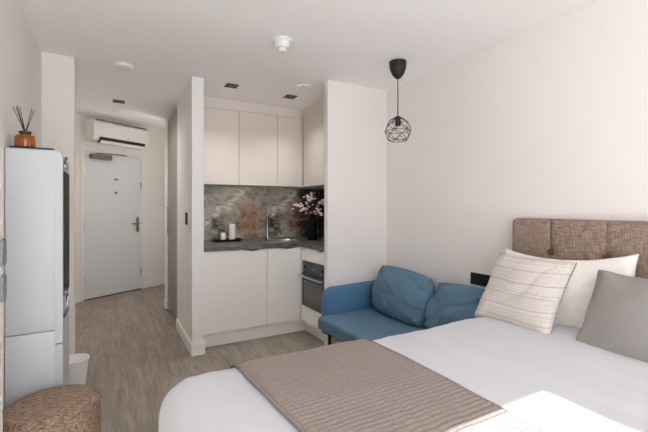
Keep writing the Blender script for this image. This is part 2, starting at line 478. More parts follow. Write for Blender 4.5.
def spotlight(x, y, label):
    t = thing('recessed_spotlight', label, 'spotlight', (x, y, H), 0, 'black recessed ceiling spotlights')
    b = bmnew(); s = .055
    for q in ((-s, s, -s, -.038), (-s, s, .038, s), (-s, -.038, -.038, .038), (.038, s, -.038, .038)):
        add_box(b, x+q[0], x+q[1], y+q[2], y+q[3], H-.005, H+.0)
    obj('bezel', b, 'black', t)
    obj('reflector', add_lathe(bmnew(), [(.037, -.0035), (.036, -.001), (.030, -.0005), (0, -.0005)], (x, y, H), 24, False), 'black', t)
    obj('lamp', add_lathe(bmnew(), [(.022, -.004), (.016, -.006), (0, -.007)], (x, y, H), 20), 'taupe', t, True)
spotlight(.977, 3.484, 'black square recessed spotlight over the left kitchen cupboards')
spotlight(1.594, 3.537, 'black square recessed spotlight near the kitchen corner, beside the white ceiling disc')
spotlight(.08, 4.586, 'black square recessed spotlight in the hall ceiling before the entrance')

t = thing('smoke_detector', 'white domed smoke detector on the main room ceiling', 'smoke detector', (1.01, 2.37, H))
obj('base', add_lathe(bmnew(), [(0, 0), (.062, 0), (.062, -.012), (.055, -.018), (.0, -.018)], (1.01, 2.37, H), 36, False), 'plastic', t, 'auto')
obj('body', add_lathe(bmnew(), [(.0, -.0175), (.050, -.018), (.050, -.045), (.044, -.055), (.026, -.058), (0, -.058)], (1.01, 2.37, H), 36, False), 'plastic', t, 'auto')
obj('sensor', add_lathe(bmnew(), [(0, -.0575), (.026, -.058), (.024, -.076), (.018, -.082), (0, -.082)], (1.01, 2.37, H), 28, False), 'plastic', t, 'auto')
tag(obj('ceiling_rose', add_lathe(bmnew(), [(0, 0), (.066, 0), (.062, -.022), (.048, -.03), (0, -.03)], (.094, 3.40, H), 36, False), 'plastic', None, 'auto', origin=(.094,3.40,H)),
    'small round white alarm disc on the ceiling at the mouth of the hall', 'ceiling disc')
tag(obj('air_vent', add_lathe(bmnew(), [(0, 0), (.070, 0), (.068, -.008), (.05, -.016), (.04, -.013), (0, -.013)], (1.573, 3.175, H), 36, False), 'plastic', None, 'auto', origin=(1.573,3.175,H)),
    'round white ceiling air vent near the kitchen corner', 'air vent')
tag(obj('air_vent', add_lathe(bmnew(), [(0, 0), (.046, 0), (.044, -.006), (.03, -.012), (0, -.012)], (.067, 5.03, H), 30, False), 'plastic', None, 'auto', origin=(.067,5.03,H)),
    'small round white vent at the far end of the hall ceiling', 'air vent')

# pendant lamp: black cup, cord and geometric wire cage
px, py = 1.94, 2.29
pd = thing('pendant_lamp', 'black pendant lamp with geometric wire cage hanging by the corner', 'pendant lamp', (px, py, H))
obj('canopy', add_lathe(bmnew(), [(0, 0), (.066, 0), (.066, -.02), (.060, -.06), (.044, -.10), (.022, -.125), (.010, -.132), (0, -.132)], (px, py, H), 36, False), 'blackmat', pd, 'auto')
obj('cord', add_tube(bmnew(), [(px, py, H-.125), (px, py, 1.975)], .0035), 'blackmat', pd, True)
obj('lamp_holder', add_lathe(bmnew(), [(0, .05), (.008, .048), (.020, .035), (.022, -.02), (.018, -.03), (0, -.03)], (px, py, 1.935), 24, False), 'black', pd, 'auto')
b = bmnew()
cr = []
lv = [(.022, 1.972, 6, 0), (.066, 1.945, 6, .5), (.095, 1.90, 6, 0), (.100, 1.865, 6, .5), (.088, 1.815, 6, 0), (.068, 1.79, 6, .5)]
for (r_, z_, n_, off) in lv:
    cr.append([Vector((px + r_*math.cos(2*PI*(k+off)/n_), py + r_*math.sin(2*PI*(k+off)/n_), z_)) for k in range(n_)])
def bar(a, c, r=.0022): add_tube(b, [a, c], r, 6)
for i, ring in enumerate(cr):
    if i in (0, 1, 3, 5):
        for k in range(6): bar(ring[k], ring[(k+1) % 6])
for i in range(len(cr)-1):
    for k in range(6):
        bar(cr[i][k], cr[i+1][k])
        o2 = (k-1) % 6 if lv[i][3] == 0 else (k+1) % 6
        bar(cr[i][k], cr[i+1][o2])
obj('wire_cage', b, 'blackmat', pd, True)

# ------------------------------------------------------------------ kitchen
CT, CB = .915, .878                 # worktop top / underside
YF = 3.51; YB = 4.25                # door plane, back wall
XF = 1.70                           # door plane of the short leg
XK0 = .712
def notch_door(x0, x1, z0, z1, y0, y1, side):
    """slab door with a scooped finger pull in its top edge towards one side"""
    pts = [(x0, z0), (x1, z0), (x1, z1)]
    w = x1-x0; c = x1-.14 if side > 0 else x0+.14
    for k in range(13):
        f = -1 + 2*k/12
        xx = c - f*.11
        if x0 < xx < x1: pts.append((xx, z1 - .016*(.5+.5*math.cos(PI*f))))
    pts.append((x0, z1))
    return pts
def base_cab(x0, x1, side, label):
    t = thing('base_cabinet', label, 'kitchen cabinet', ((x0+x1)/2, 3.8, .12), 0, 'cream base cabinets under the back worktop')
    obj('carcass', box(x0+.001, x1-.001, YF+.022, YB-.005, .13, CB-.002 if 'sink' not in label else .74), 'grout', t)
    b = add_prism(bmnew(), notch_door(x0+.0015, x1-.0015, .13, CB-.004, 0, 0, side), 'y', YF, YF+.019)
    obj('door', b, 'cab', t)
base_cab(XK0, 1.335, 1, 'wide cream base cabinet next to the partition')
base_cab(1.335, 1.697, 1, 'narrow cream base cabinet under the sink by the corner')
struct('trim_3', box(XK0, 1.77, 3.555, 3.575, 0, .127), 'cab')
struct('trim_4', box(1.77, 1.79, 2.972, 3.555, 0, .127), 'cab')
# oven housing
t = thing('oven_cabinet', 'cream corner cabinet housing the built-in oven', 'kitchen cabinet', (2.0, 3.24, .12))
b = bmnew()
OY0, OY1, OZ0, OZ1 = 2.985, 3.462, .297, .742
add_box(b, XF+.04, XR-.005, 2.975, OY0-.0015, .13, CB-.002)
add_box(b, XF+.022, XR-.005, OY1+.0015, YF+.018, .13, CB-.002)
add_box(b, XF+.022, XR-.005, OY0-.0015, OY1+.0015, .13, OZ0-.003)
add_box(b, XF+.022, XR-.005, OY0-.0015, OY1+.0015, OZ1+.003, CB-.002)
obj('carcass', b, 'grout', t)
obj('filler_panel', box(XF, XF+.02, OY1+.003, YF-.003, .13, CB-.004), 'cab', t)
b = add_prism(bmnew(), notch_door(2.975, OY1, OZ1+.004, CB-.004, 0, 0, -1), 'x', XF, XF+.02)
obj('drawer_front', b, 'cab', t)
obj('lower_panel', box(XF, XF+.02, 2.975, OY1, .13, OZ0-.004), 'cab', t)
ov = thing('oven', 'black built-in oven with long steel handle', 'oven', (XF, 3.22, OZ0))
obj('housing', box(XF+.01, XF+.42, OY0+.002, OY1-.002, OZ0+.002, OZ1-.002), 'ovenblack', ov)
obj('control_panel', box(XF-.008, XF+.01, OY0, OY1, .632, OZ1, .003), 'ovenblack', ov)
dd = obj('oven_door', box(XF-.014, XF+.01, OY0, OY1, OZ0, .628, .004), 'ovenblack', ov)
obj('glass', box(XF-.016, XF-.013, OY0+.05, OY1-.05, OZ0+.045, .555), 'darkglass', dd)
b = add_tube(bmnew(), [(XF-.055, OY0+.01, .600), (XF-.055, OY1-.005, .600)], .009, 10)
for y in (OY0+.04, OY1-.03): add_tube(b, [(XF-.055, y, .600), (XF-.012, y, .600)], .006, 8)
obj('handle', b, 'steel', dd, 'auto')
obj('display', box(XF-.0095, XF-.007, 3.18, 3.27, .672, .702), 'darkglass', ov)
for y in (3.05, 3.40):
    obj('knob', add_tube(bmnew(), [(XF-.007, y, .687), (XF-.022, y, .687)], .014, 16), 'ovenblack', ov, 'auto')

# L-shaped worktop with a hole for the sink (three slabs in one mesh)
SX, SY, SR = 1.62, 3.83, .175
def sup(a, rx, ry, n=3.2):
    c, s = math.cos(a), math.sin(a)
    return (SX + rx*math.copysign(abs(c)**(2/n), c), SY + ry*math.copysign(abs(s)**(2/n), s))
b = bmnew()
x0, x1, y0, y1 = XK0, XR-.001, YF-.02, YB-.001
SW, SD = .185, .15
N = 48
ho = [sup(2*PI*k/N, SW-.008, SD-.008) for k in range(N)]
def outer(k):
    a = 2*PI*k/N; c, s = math.cos(a), math.sin(a)
    hx = (SX-.26, SX+.26); hy = (y0, y1)
    tx = ((hx[1]-SX)/c if c > 1e-9 else (hx[0]-SX)/c if c < -1e-9 else 1e9)
    ty = ((hy[1]-SY)/s if s > 1e-9 else (hy[0]-SY)/s if s < -1e-9 else 1e9)
    tt = min(tx, ty); return (SX+c*tt, SY+s*tt)
oo = [outer(k) for k in range(N)]
for corner in ((SX+.26, y1), (SX-.26, y1), (SX-.26, y0), (SX+.26, y0)):
    k = min(range(N), key=lambda i: (oo[i][0]-corner[0])**2 + (oo[i][1]-corner[1])**2); oo[k] = corner
A = [b.verts.new((p[0], p[1], CT)) for p in ho]; B = [b.verts.new((p[0], p[1], CT)) for p in oo]
A2 = [b.verts.new((p[0], p[1], CB)) for p in ho]; B2 = [b.verts.new((p[0], p[1], CB)) for p in oo]
for k in range(N):
    j = (k+1) % N
    b.faces.new((A[k], B[k], B[j], A[j])); b.faces.new((A2[j], B2[j], B2[k], A2[k]))
    b.faces.new((A[j], A2[j], A2[k], A[k])); b.faces.new((B[k], B2[k], B2[j], B[j]))
add_box(b, x0, SX-.26, y0, y1, CB, CT)
add_box(b, SX+.26, x1, y0, y1, CB, CT)
add_box(b, XF-.02, x1, 2.972, y0, CB, CT)
wt = obj('worktop', b, 'counter'); tag(wt, 'dark grey stone-effect L-shaped kitchen worktop', 'worktop')

# splashback
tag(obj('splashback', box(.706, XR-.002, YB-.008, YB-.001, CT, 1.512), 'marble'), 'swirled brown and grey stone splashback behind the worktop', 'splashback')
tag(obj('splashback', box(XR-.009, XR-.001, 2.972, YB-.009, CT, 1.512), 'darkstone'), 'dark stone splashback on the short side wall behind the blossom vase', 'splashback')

# sink
sk = thing('sink', 'stainless steel inset sink in the dark worktop', 'sink', (SX, SY, CT))
b = bmnew()
prof = [(SW+.012, SD+.012, .0005), (SW+.010, SD+.010, .004), (SW-.006, SD-.006, .004), (SW-.012, SD-.012, -.004), (SW-.022, SD-.022, -.13), (SW-.05, SD-.05, -.15), (.03, .03, -.153)]
rings = []
for rx, ry, z in prof:
    rings.append([b.verts.new((*sup(2*PI*k/N, rx, ry), CT+z)) for k in range(N)])
for P, Q in zip(rings, rings[1:]):
    for k in range(N):
        j = (k+1) % N; b.faces.new((P[k], P[j], Q[j], Q[k]))
b.faces.new(rings[-1])
obj('basin', b, 'steel', sk, 'auto')
obj('drain', add_lathe(bmnew(), [(0, -.148), (.028, -.148), (.03, -.152)], (SX, SY, CT), 24, False), 'chrome', sk, 'auto')
# tap
TX, TY = 1.535, 4.03
tp = thing('tap', 'tall chrome mixer tap with square spout beside the sink', 'tap', (TX, TY, CT))
obj('body', add_lathe(bmnew(), [(0, 0), (.027, 0), (.027, .006), (.020, .012), (.019, .255), (.014, .262), (0, .262)], (TX, TY, CT), 24, False), 'chrome', tp, 'auto')
obj('spout', add_tube(bmnew(), [(TX, TY, CT+.075), (TX+.05, TY-.05, CT+.085), (TX+.10, TY-.11, CT+.085), (TX+.105, TY-.118, CT+.06)], .010, 12), 'chrome', tp, 'auto')
obj('lever', add_tube(bmnew(), [(TX, TY, CT+.24), (TX+.02, TY-.02, CT+.275), (TX+.03, TY-.05, CT+.285)], .006, 10), 'chrome', tp, 'auto')

# tray with candles
KX, KY = 1.09, 4.06
def rr_pts(w, d, r, n=6):
    out = []
    for cx, cy, a0 in ((w-r, d-r, 0), (-w+r, d-r, 90), (-w+r, -d+r, 180), (w-r, -d+r, 270)):
        for k in range(n+1):
            a = R(a0+90*k/n); out.append((cx+r*math.cos(a), cy+r*math.sin(a)))
    return out
b = bmnew(); rg = []
for w, d, z in ((.125, .075, .002), (.155, .095, .026), (.150, .09, .026), (.122, .072, .007)):
    rg.append([b.verts.new((KX+p[0], KY+p[1], CT+z)) for p in rr_pts(w, d, .03)])
b.faces.new(rg[0][::-1])
for P, Q in zip(rg, rg[1:]):
    for k in range(len(P)):
        j = (k+1) % len(P); b.faces.new((P[k], P[j], Q[j], Q[k]))
b.faces.new(rg[-1])
tag(obj('tray', b, 'black'), 'small black tray with flared rim holding two white candles', 'tray')
def candle(x, y, r, h, label):
    t = thing('pillar_candle', label, 'candle', (x, y, CT+.0075), 0, 'white candles on the black tray')
    obj('wax', add_lathe(bmnew(), [(0, 0), (r, 0), (r, h-.006), (r-.004, h), (r*.5, h-.004), (0, h-.005)], (x, y, CT+.0075), 28, False), 'candle', t, 'auto')
    obj('wick', add_tube(bmnew(), [(x, y, CT+h), (x+.002, y, CT+h+.012)], .0015, 6), 'black', t)
candle(KX+.055, KY, .033, .175, 'tall white pillar candle on the black tray')
candle(KX-.045, KY-.01, .027, .085, 'short white pillar candle on the black tray')

# vase with blossom
VX, VY = 1.94, 3.72
tag(obj('vase', add_lathe(bmnew(), [(0, 0), (.048, 0), (.055, .02), (.052, .20), (.038, .245), (.030, .26), (.034, .275), (.028, .273), (.024, .25), (.036, .22), (.038, .03), (0, .02)], (VX, VY, CT+.0005), 32, False), 'vaseblack', None, 'auto'),
    'tall black vase holding pink blossom branches in the worktop corner', 'vase')
rnd = random.Random(4)
for i in range(7):
    a = 2*PI*i/7 + .4
    sp = (.20, .10, .17, .22, .14, .21, .17)[i]
    top = Vector((VX + sp*math.cos(a), VY + .7*sp*math.sin(a), CT + .52 - (.25, .1, 1.1, .5, .2, 1.2, .6)[i]*sp + rnd.uniform(-.04, .03)))
    p0 = Vector((VX + .012*math.cos(a), VY + .012*math.sin(a), CT+.16)); p1 = Vector((VX + .018*math.cos(a), VY+.018*math.sin(a), CT+.30))
    mid = p1.lerp(top, .5) + Vector((0, 0, .035))
    pts = [p0, p1, p1.lerp(mid, .5) + Vector((0,0,.01)), mid, mid.lerp(top, .6) + Vector((0,0,.008)), top]
    br = thing('blossom_branch', 'thin branch with pale pink blossoms standing in the black vase', 'branch', tuple(p0), 0, 'blossom branches in the black vase')
    b = add_tube(bmnew(), pts, [.0022, .002, .002, .0018, .0016, .001], 6)
    twigs = []
    for q in range(5):
        s_ = pts[2+q % 3].lerp(pts[min(3+q % 3, 5)], rnd.random())
        e_ = s_ + Vector((rnd.uniform(-.05, .05), rnd.uniform(-.04, .04), rnd.uniform(-.05, .04)))
        add_tube(b, [s_, e_], .0012, 5); twigs.append(e_)
    obj('stem', b, 'twig', br, True)
    spots = twigs + [top, mid, pts[4]] + [pts[3].lerp(top, rnd.random()) + Vector((rnd.uniform(-.012,.012), rnd.uniform(-.012,.012), rnd.uniform(-.012,.012))) for _ in range(12)]
    for c in spots:
        b = bmnew()
        for k in range(5):
            aa = 2*PI*k/5 + rnd.random(); d = Vector((math.cos(aa), math.sin(aa), rnd.uniform(-.5, .9))).normalized()
            mt = Matrix.Translation(c + d*.006) @ d.to_track_quat('X', 'Z').to_matrix().to_4x4() @ Matrix.Diagonal((.0115, .008, .005, 1))
            bmesh.ops.create_icosphere(b, subdivisions=1, radius=1, matrix=mt)
        obj('blossom', b, 'blossom' if rnd.random() < .92 else 'petalpink', br, True)

# wall cabinets
UY = 3.93; UX = 1.93; UZ0, UZ1 = 1.512, 2.29
def wall_cab(x0, x1, label):
    t = thing('wall_cabinet', label, 'kitchen cabinet', ((x0+x1)/2, 4.1, UZ0), 0, 'cream wall cabinets')
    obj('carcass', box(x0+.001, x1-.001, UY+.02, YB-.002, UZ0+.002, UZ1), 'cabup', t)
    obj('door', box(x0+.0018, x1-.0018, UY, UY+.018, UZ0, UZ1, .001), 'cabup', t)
wall_cab(.708, 1.183, 'cream wall cabinet nearest the partition, left of three facing the room')
wall_cab(1.183, 1.613, 'middle cream wall cabinet of three above the splashback')
wall_cab(1.613, 1.929, 'narrow cream wall cabinet beside the inner corner')
def wall_cab2(y0, y1, label):
    t = thing('wall_cabinet', label, 'kitchen cabinet', (2.13, (y0+y1)/2, UZ0), 0, 'cream wall cabinets')
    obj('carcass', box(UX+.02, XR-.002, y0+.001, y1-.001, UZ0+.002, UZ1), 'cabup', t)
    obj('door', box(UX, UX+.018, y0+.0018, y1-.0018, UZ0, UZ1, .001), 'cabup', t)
wall_cab2(3.44, 3.925, 'cream wall cabinet on the side wall, next to the inner corner')
wall_cab2(2.975, 3.44, 'cream wall cabinet on the side wall, half hidden by the wall end')
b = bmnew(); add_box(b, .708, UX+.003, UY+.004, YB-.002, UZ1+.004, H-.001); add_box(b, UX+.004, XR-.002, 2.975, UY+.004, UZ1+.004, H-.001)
struct('trim_5', b, 'cabup')

# ------------------------------------------------------------------ left side furniture
FX0, FX1, FY0, FY1, FZ = XL+.002, -.236, 2.29, 2.62, 1.556
fr = thing('fridge', 'tall pale grey narrow fridge with rounded edges against the left wall', 'fridge', ((FX0+FX1)/2, (FY0+FY1)/2, 0))
obj('upper_body', box(FX0, FX1, FY0, FY1, .664, FZ, .008, 3), 'fridge', fr, 'auto')
obj('lower_body', box(FX0, FX1, FY0, FY1, .03, .6625, .004, 2), 'fridge', fr, 'auto')
obj('foot', box(FX0+.02, FX1-.02, FY0+.02, FY1-.02, 0, .032), 'black', fr)
def fdoor(z0, z1, top):
    pts = [(FX1-.004, z0), (-.206, z0), (-.206, z1-top), (-.214, z1-top*.4), (FX1-.004, z1)]
    return add_prism(bmnew(), pts, 'y', FY0-.0005, FY1-.003)
d1 = obj('upper_door', fdoor(.60, FZ-.001, .035), 'fridge', fr)
d2 = obj('lower_door', fdoor(.04, .595, .004), 'fridge', fr)
obj('dark_panel', box(-.2075, -.200, FY0+.03, FY0+.28, .83, 1.455), 'panelgrey', d1)
obj('handle', add_tube(bmnew(), [(-.206, FY0+.04, .86), (-.190, FY0+.035, .83), (-.188, FY0+.03, .76), (-.206, FY0+.03, .72)], .007, 8), 'chrome', d1, 'auto')
b = bmnew(); add_box(b, -.207, -.195, FY0+.03, FY0+.12, 1.475, 1.49, .003); add_box(b, -.207, -.199, FY0+.02, FY0+.2, 1.505, 1.512, .002); add_tube(b, [(-.204, FY0+.05, 1.50), (-.196, FY0+.09, 1.53), (-.206, FY0+.14, 1.54)], .005)
obj('chrome_trim', b, 'chrome', d1)

wc = thing('white_cabinet', 'slim white cabinet edge with grey rounded latches at the far left', 'cabinet', (-.385, 1.62, 0))
obj('body', box(XL+.002, -.334, 1.50, 1.75, 0, 1.488, .004), 'mattwhite', wc)
for z in (1.115, .99):
    obj('latch', box(-.335, -.322, 1.69, 1.744, z-.045, z+.045, .006, 3), 'latchgrey', wc, 'auto')

tag(obj('tray', box(-.418, -.245, 2.305, 2.44, FZ+.0003, FZ+.010, .003), 'black'), 'thin black tray under the amber diffuser on the fridge', 'tray')
JX, JY, JZ = -.366, 2.362, FZ+.0108
jr = thing('diffuser_bottle', 'amber glass reed diffuser bottle with dark collar on the fridge', 'diffuser', (JX, JY, JZ))
obj('glass_body', add_lathe(bmnew(), [(0, 0), (.040, 0), (.043, .005), (.043, .050), (.038, .060), (.018, .066), (.016, .080), (.013, .080), (.013, .068), (.034, .056), (.038, .050), (.038, .008), (0, .006)], (JX, JY, JZ), 36, False), 'amber', jr, 'auto')
obj('collar', add_lathe(bmnew(), [(.0165, .066), (.022, .068), (.026, .076), (.026, .080), (.0165, .080)], (JX, JY, JZ), 28, False), 'wood', jr, 'auto')
for i, (dx, dy) in enumerate([(-.052, -.01), (-.042, .01), (-.034, -.012), (-.026, .01), (.030, .0), (.038, .012)]):
    p0 = Vector((JX - .012*(1 if dx > 0 else -1)*.8, JY + (i-2.5)*.003, JZ+.012))
    k = (i-2.5)*.0012
    nk = Vector((JX+k, JY+k, JZ+.080)); tp_ = Vector((JX+dx*.9, JY+dy, JZ+.205 - abs(i-2)*.004))
    tag(obj('diffuser_reed', add_tube(bmnew(), [p0, nk, tp_], .0016, 6), 'reed', None, True), 'thin black reed standing in the amber diffuser bottle', 'reed', 'reeds in the amber diffuser')

# pouf
PX, PY, PR, PH = -.218, 2.03, .180, .425
pf = thing('pouf', 'round brown woven pouf in the lower left', 'pouf', (PX, PY, 0))
b = add_lathe(bmnew(), [(0, .012), (PR-.02, .012), (PR-.005, .03), (PR, .08), (PR+.003, PH*.5), (PR, PH-.035), (PR-.002, PH-.028)], (PX, PY, 0), 72, False)
obj('side_cover', b, 'pouf', pf, True)
b = add_lathe(bmnew(), [(PR-.002, PH-.028), (PR-.004, PH-.012), (PR-.014, PH-.002), (PR-.06, PH+.006), (0, PH+.012)], (PX, PY, 0), 72, False)
obj('top_cushion', b, 'pouf', pf, True)
obj('piping', add_tube(bmnew(), [(PX+(PR+.001)*math.cos(2*PI*k/64), PY+(PR+.001)*math.sin(2*PI*k/64), PH-.028) for k in range(64)], .004, 6, True), 'pouf', pf, True)
for k in range(4):
    a = R(45+90*k); obj('foot', add_lathe(bmnew(), [(0, 0), (.018, 0), (.02, .013), (0, .013)], (PX+.14*math.cos(a), PY+.14*math.sin(a), 0), 16, False), 'black', pf, 'auto')

# waste bin
BX, BY = -.222, 3.18
bn = thing('waste_bin', 'white plastic waste bin between the fridge and pillar', 'bin', (BX, BY, 0))
obj('bucket', add_lathe(bmnew(), [(0, .002), (.066, .002), (.070, .01), (.090, .215), (.087, .215), (.067, .014), (0, .008)], (BX, BY, 0), 40, False), 'bin', bn, 'auto')
obj('rim', add_tube(bmnew(), [(BX+.091*math.cos(2*PI*k/48), BY+.091*math.sin(2*PI*k/48), .214) for k in range(48)], .005, 8, True), 'bin', bn, True)

# ------------------------------------------------------------------ sockets
so = thing('power_socket', 'black double power socket on the wall between sofa and headboard', 'socket', (XR, 1.845, .71))
obj('plate', box(XR-.010, XR, 1.763, 1.925, .712, .797, .002), 'black', so)
for y in (1.805, 1.885):
    obj('switch', box(XR-.013, XR-.009, y-.008, y+.008, .77, .785, .001), 'black', so)

# ------------------------------------------------------------------ soft shapes
def add_pillow(bm, w, h, t, mat4, nu=34, pinch=.07, wr=.006, seed=0, pw=.42, sag=0.0, rc=0.0, cre=0.0, ca=30):
    """cushion in local frame: x across, z up, y thickness; corners kept, edges pulled in"""
    F, Bk = [], []
    for i in range(nu+1):
        rf, rb = [], []
        for j in range(nu+1):
            u = math.sin((-1 + 2*i/nu)*PI/2*.92)/math.sin(PI/2*.92); v = math.sin((-1 + 2*j/nu)*PI/2*.92)/math.sin(PI/2*.92)
            x = u*w/2*(1 - pinch*(1-v*v)); z = v*h/2*(1 - pinch*(1-u*u))
            if rc:
                x = u*w/2*math.sqrt(1-rc*v*v/2); z = v*h/2*math.sqrt(1-rc*u*u/2)
            if v > 0: z -= sag*h*(1-u*u)*v
            th = t/2*((max(0, 1-u**2))*(max(0, 1-v**2)))**pw
            nn = noise.noise(Vector((x*7+seed, z*7, seed*1.7)))
            edge = min(1, ((1-abs(u))+(1-abs(v)))*2)
            cr = abs(u)*abs(v)
            rad = noise.noise(Vector((math.atan2(z, x)*3.2+seed, (abs(u)+abs(v))*1.2, 3+seed)))
            dth = wr*nn*edge + wr*1.6*rad*cr*(1 if th > .002 else 0)
            if cre:
                ca_ = R(ca + 25*noise.noise(Vector((x*3, z*3, seed+1))))
                al, ac_ = x*math.cos(ca_)+z*math.sin(ca_), -x*math.sin(ca_)+z*math.cos(ca_)
                rdg = (1-abs(noise.noise(Vector((al*2.2+seed, ac_*11, seed*.7)))*2.2))
                dth -= cre*max(0, rdg)**5*edge
            co_f = Vector((x, -(th + dth if th > .001 else 0), z)); co_b = Vector((x, th*.9 + dth*.5 if th > .001 else 0, z))
            e = i in (0, nu) or j in (0, nu)
            vf = bm.verts.new(mat4 @ co_f); rf.append(vf)
            rb.append(vf if e else bm.verts.new(mat4 @ co_b))
        F.append(rf); Bk.append(rb)
    for i in range(nu):
        for j in range(nu):
            bm.faces.new((F[i][j], F[i+1][j], F[i+1][j+1], F[i][j+1]))
            bm.faces.new((Bk[i][j+1], Bk[i+1][j+1], Bk[i+1][j], Bk[i][j]))
    return bm
def outline(w, h, mat4, pinch=.07, n=22):
    out = []
    for s, fx in ((0, 1), (1, 1), (2, 1), (3, 1)):
        for k in range(n):
            q = -1 + 2*k/n
            u, v = ((q, -1), (1, q), (-q, 1), (-1, -q))[s]
            out.append(mat4 @ Vector((u*w/2*(1-pinch*(1-v*v)), 0, v*h/2*(1-pinch*(1-u*u)))))
    return out
def facing_minus_x(c, lean, yaw=0, roll=0):
    """local -y (front) points to world -x; then leans back by 'lean' so the top goes to +x"""
    return Matrix.Translation(Vector(c)) @ Matrix.Rotation(R(yaw), 4, 'Z') @ Matrix.Rotation(R(-90), 4, 'Z') @ Matrix.Rotation(-R(lean), 4, 'X') @ Matrix.Rotation(R(roll), 4, 'Y')

# ------------------------------------------------------------------ sofa
sf = thing('sofa', 'blue fabric two-seat sofa with slim arms between bed and wall end', 'sofa', (1.88, 2.22, 0))
ST = .377
obj('seat', box(1.49, 2.16, 1.588, 2.775, .27, ST, .025, 4), 'sofacush', sf, 'auto')
def arm(y0, y1):
    pts = []
    xf, xb, z0, z1, r = 1.585, 2.20, .20, .585, .085
    pts += [(xb, z0), (xb, z1+.015)]
    for k in range(9):
        a = R(90+90*k/8); pts.append((xf+r+r*math.cos(a), z1-r+r*math.sin(a)))
    pts += [(xf, z0)]
    bm = add_prism(bmnew(), pts, 'y', y0, y1)
    es = [e for e in bm.edges if abs(e.verts[0].co.y - e.verts[1].co.y) < 1e-5]
    bmesh.ops.bevel(bm, geom=es, offset=.014, segments=3, profile=.5, affect='EDGES')
    return bm
obj('armrest', arm(2.78, 2.875), 'sofa', sf, 'auto')
obj('armrest', arm(1.552, 1.585), 'sofa', sf, 'auto')
obj('backrest', box(2.205, 2.305, 1.552, 2.875, .20, .64, .02, 3), 'sofa', sf, 'auto')
for x, y in ((1.555, 2.68), (2.22, 2.80), (1.555, 1.64), (2.22, 1.60)):
    obj('leg', add_lathe(bmnew(), [(0, 0), (.011, 0), (.016, .275), (0, .275)], (x, y, 0), 14, False), 'black', sf, 'auto')
c1 = add_pillow(bmnew(), .64, .41, .25, facing_minus_x((2.075, 2.410, ST+.190), 14, 0, 2.5), wr=.026, cre=.013, ca=-20, seed=3, rc=.34, pw=.33, nu=44)
tag(obj('sofa_cushion', c1, 'sofacush', None, True), 'blue back cushion on the sofa, nearest the slim armrest', 'cushion', 'blue back cushions on the sofa')
c2 = add_pillow(bmnew(), .55, .41, .22, facing_minus_x((2.085, 1.81, ST+.165), 20, 0, -2), wr=.034, cre=.026, ca=28, seed=9, rc=.34, pw=.33, nu=44)
tag(obj('sofa_cushion', c2, 'sofacush', None, True), 'creased blue back cushion on the sofa, beside the bed', 'cushion', 'blue back cushions on the sofa')

# ------------------------------------------------------------------ bed
bd = thing('bed', 'double bed with brown buttoned linen headboard against the wall', 'bed', (1.25, .84, 0))
BY0, BY1 = .16, 1.46
obj('base', box(.27, 2.22, BY0+.02, BY1-.02, .12, .34, .01), 'headboard', bd, 'auto')
obj('mattress', box(.25, 2.22, BY0, BY1, .34, .585, .05, 4), 'mattress', bd, 'auto')
for x in (.33, 2.1):
    for y in (BY0+.1, BY1-.1):
        obj('leg', add_lathe(bmnew(), [(0, 0), (.022, 0), (.028, .125), (0, .125)], (x, y, 0), 16, False), 'wood', bd, 'auto')
# padded headboard
HBY0, HBY1, HBZ0, HBZ1, HX = .185, 1.545, .30, 1.205, 2.25
seams = [1.30, 1.01, .72, .43]
btz = [1.012, .72]
b = bmnew()
NY, NZ = 170, 90
grid = []
for i in range(NY+1):
    col_ = []
    for j in range(NZ+1):
        y = HBY0 + (HBY1-HBY0)*i/NY; z = HBZ0 + (HBZ1-HBZ0)*j/NZ
        ds = min(abs(y-s) for s in seams)
        dep = .011*math.exp(-(ds/.007)**2) + .006*math.exp(-(ds/.045)**2)
        for s in seams:
            for zz in btz:
                d2 = (y-s)**2 + (z-zz)**2
                dep += .014*math.exp(-d2/(.028**2))
        e = min(y-HBY0, HBY1-y, HBZ1-z)
        rr_ = .028
        cy = max(HBY0+rr_-y, y-(HBY1-rr_), 0); cz = max(z-(HBZ1-rr_), 0)
        dd_ = math.hypot(cy, cz); rnd_ = 0
        yy, zz2 = y, z
        if cy > 0 and cz > 0 and dd_ > rr_:
            k = rr_/dd_
            yy = y + (1 if y < .8 else -1)*cy*(1-k); zz2 = z - cz*(1-k); dd_ = rr_
        dep += rr_ - math.sqrt(max(0, rr_**2 - dd_**2)) if dd_ > 0 else 0
        col_.append(b.verts.new((HX-.012 + dep, yy, zz2)))
    grid.append(col_)
for i in range(NY):
    for j in range(NZ):
        b.faces.new((grid[i][j], grid[i][j+1], grid[i+1][j+1], grid[i+1][j]))
per = [grid[i][0] for i in range(NY+1)] + [grid[NY][j] for j in range(1, NZ+1)] + [grid[i][NZ] for i in range(NY-1, -1, -1)] + [grid[0][j] for j in range(NZ-1, 0, -1)]
back = [b.verts.new((XR-.006, v.co.y, v.co.z)) for v in per]
for k in range(len(per)):
    j = (k+1) % len(per); b.faces.new((per[k], per[j], back[j], back[k]))
b.faces.new(back)
hb = obj('headboard', b, 'headboard', bd, True)
for s in seams:
    for zz in btz:
        bm = bmnew(); bmesh.ops.create_uvsphere(bm, u_segments=18, v_segments=10, radius=1, matrix=Matrix.Translation((HX+.002, s, zz)) @ Matrix.Diagonal((.010, .019, .019, 1)))
        obj('button', bm, 'button', hb, True)

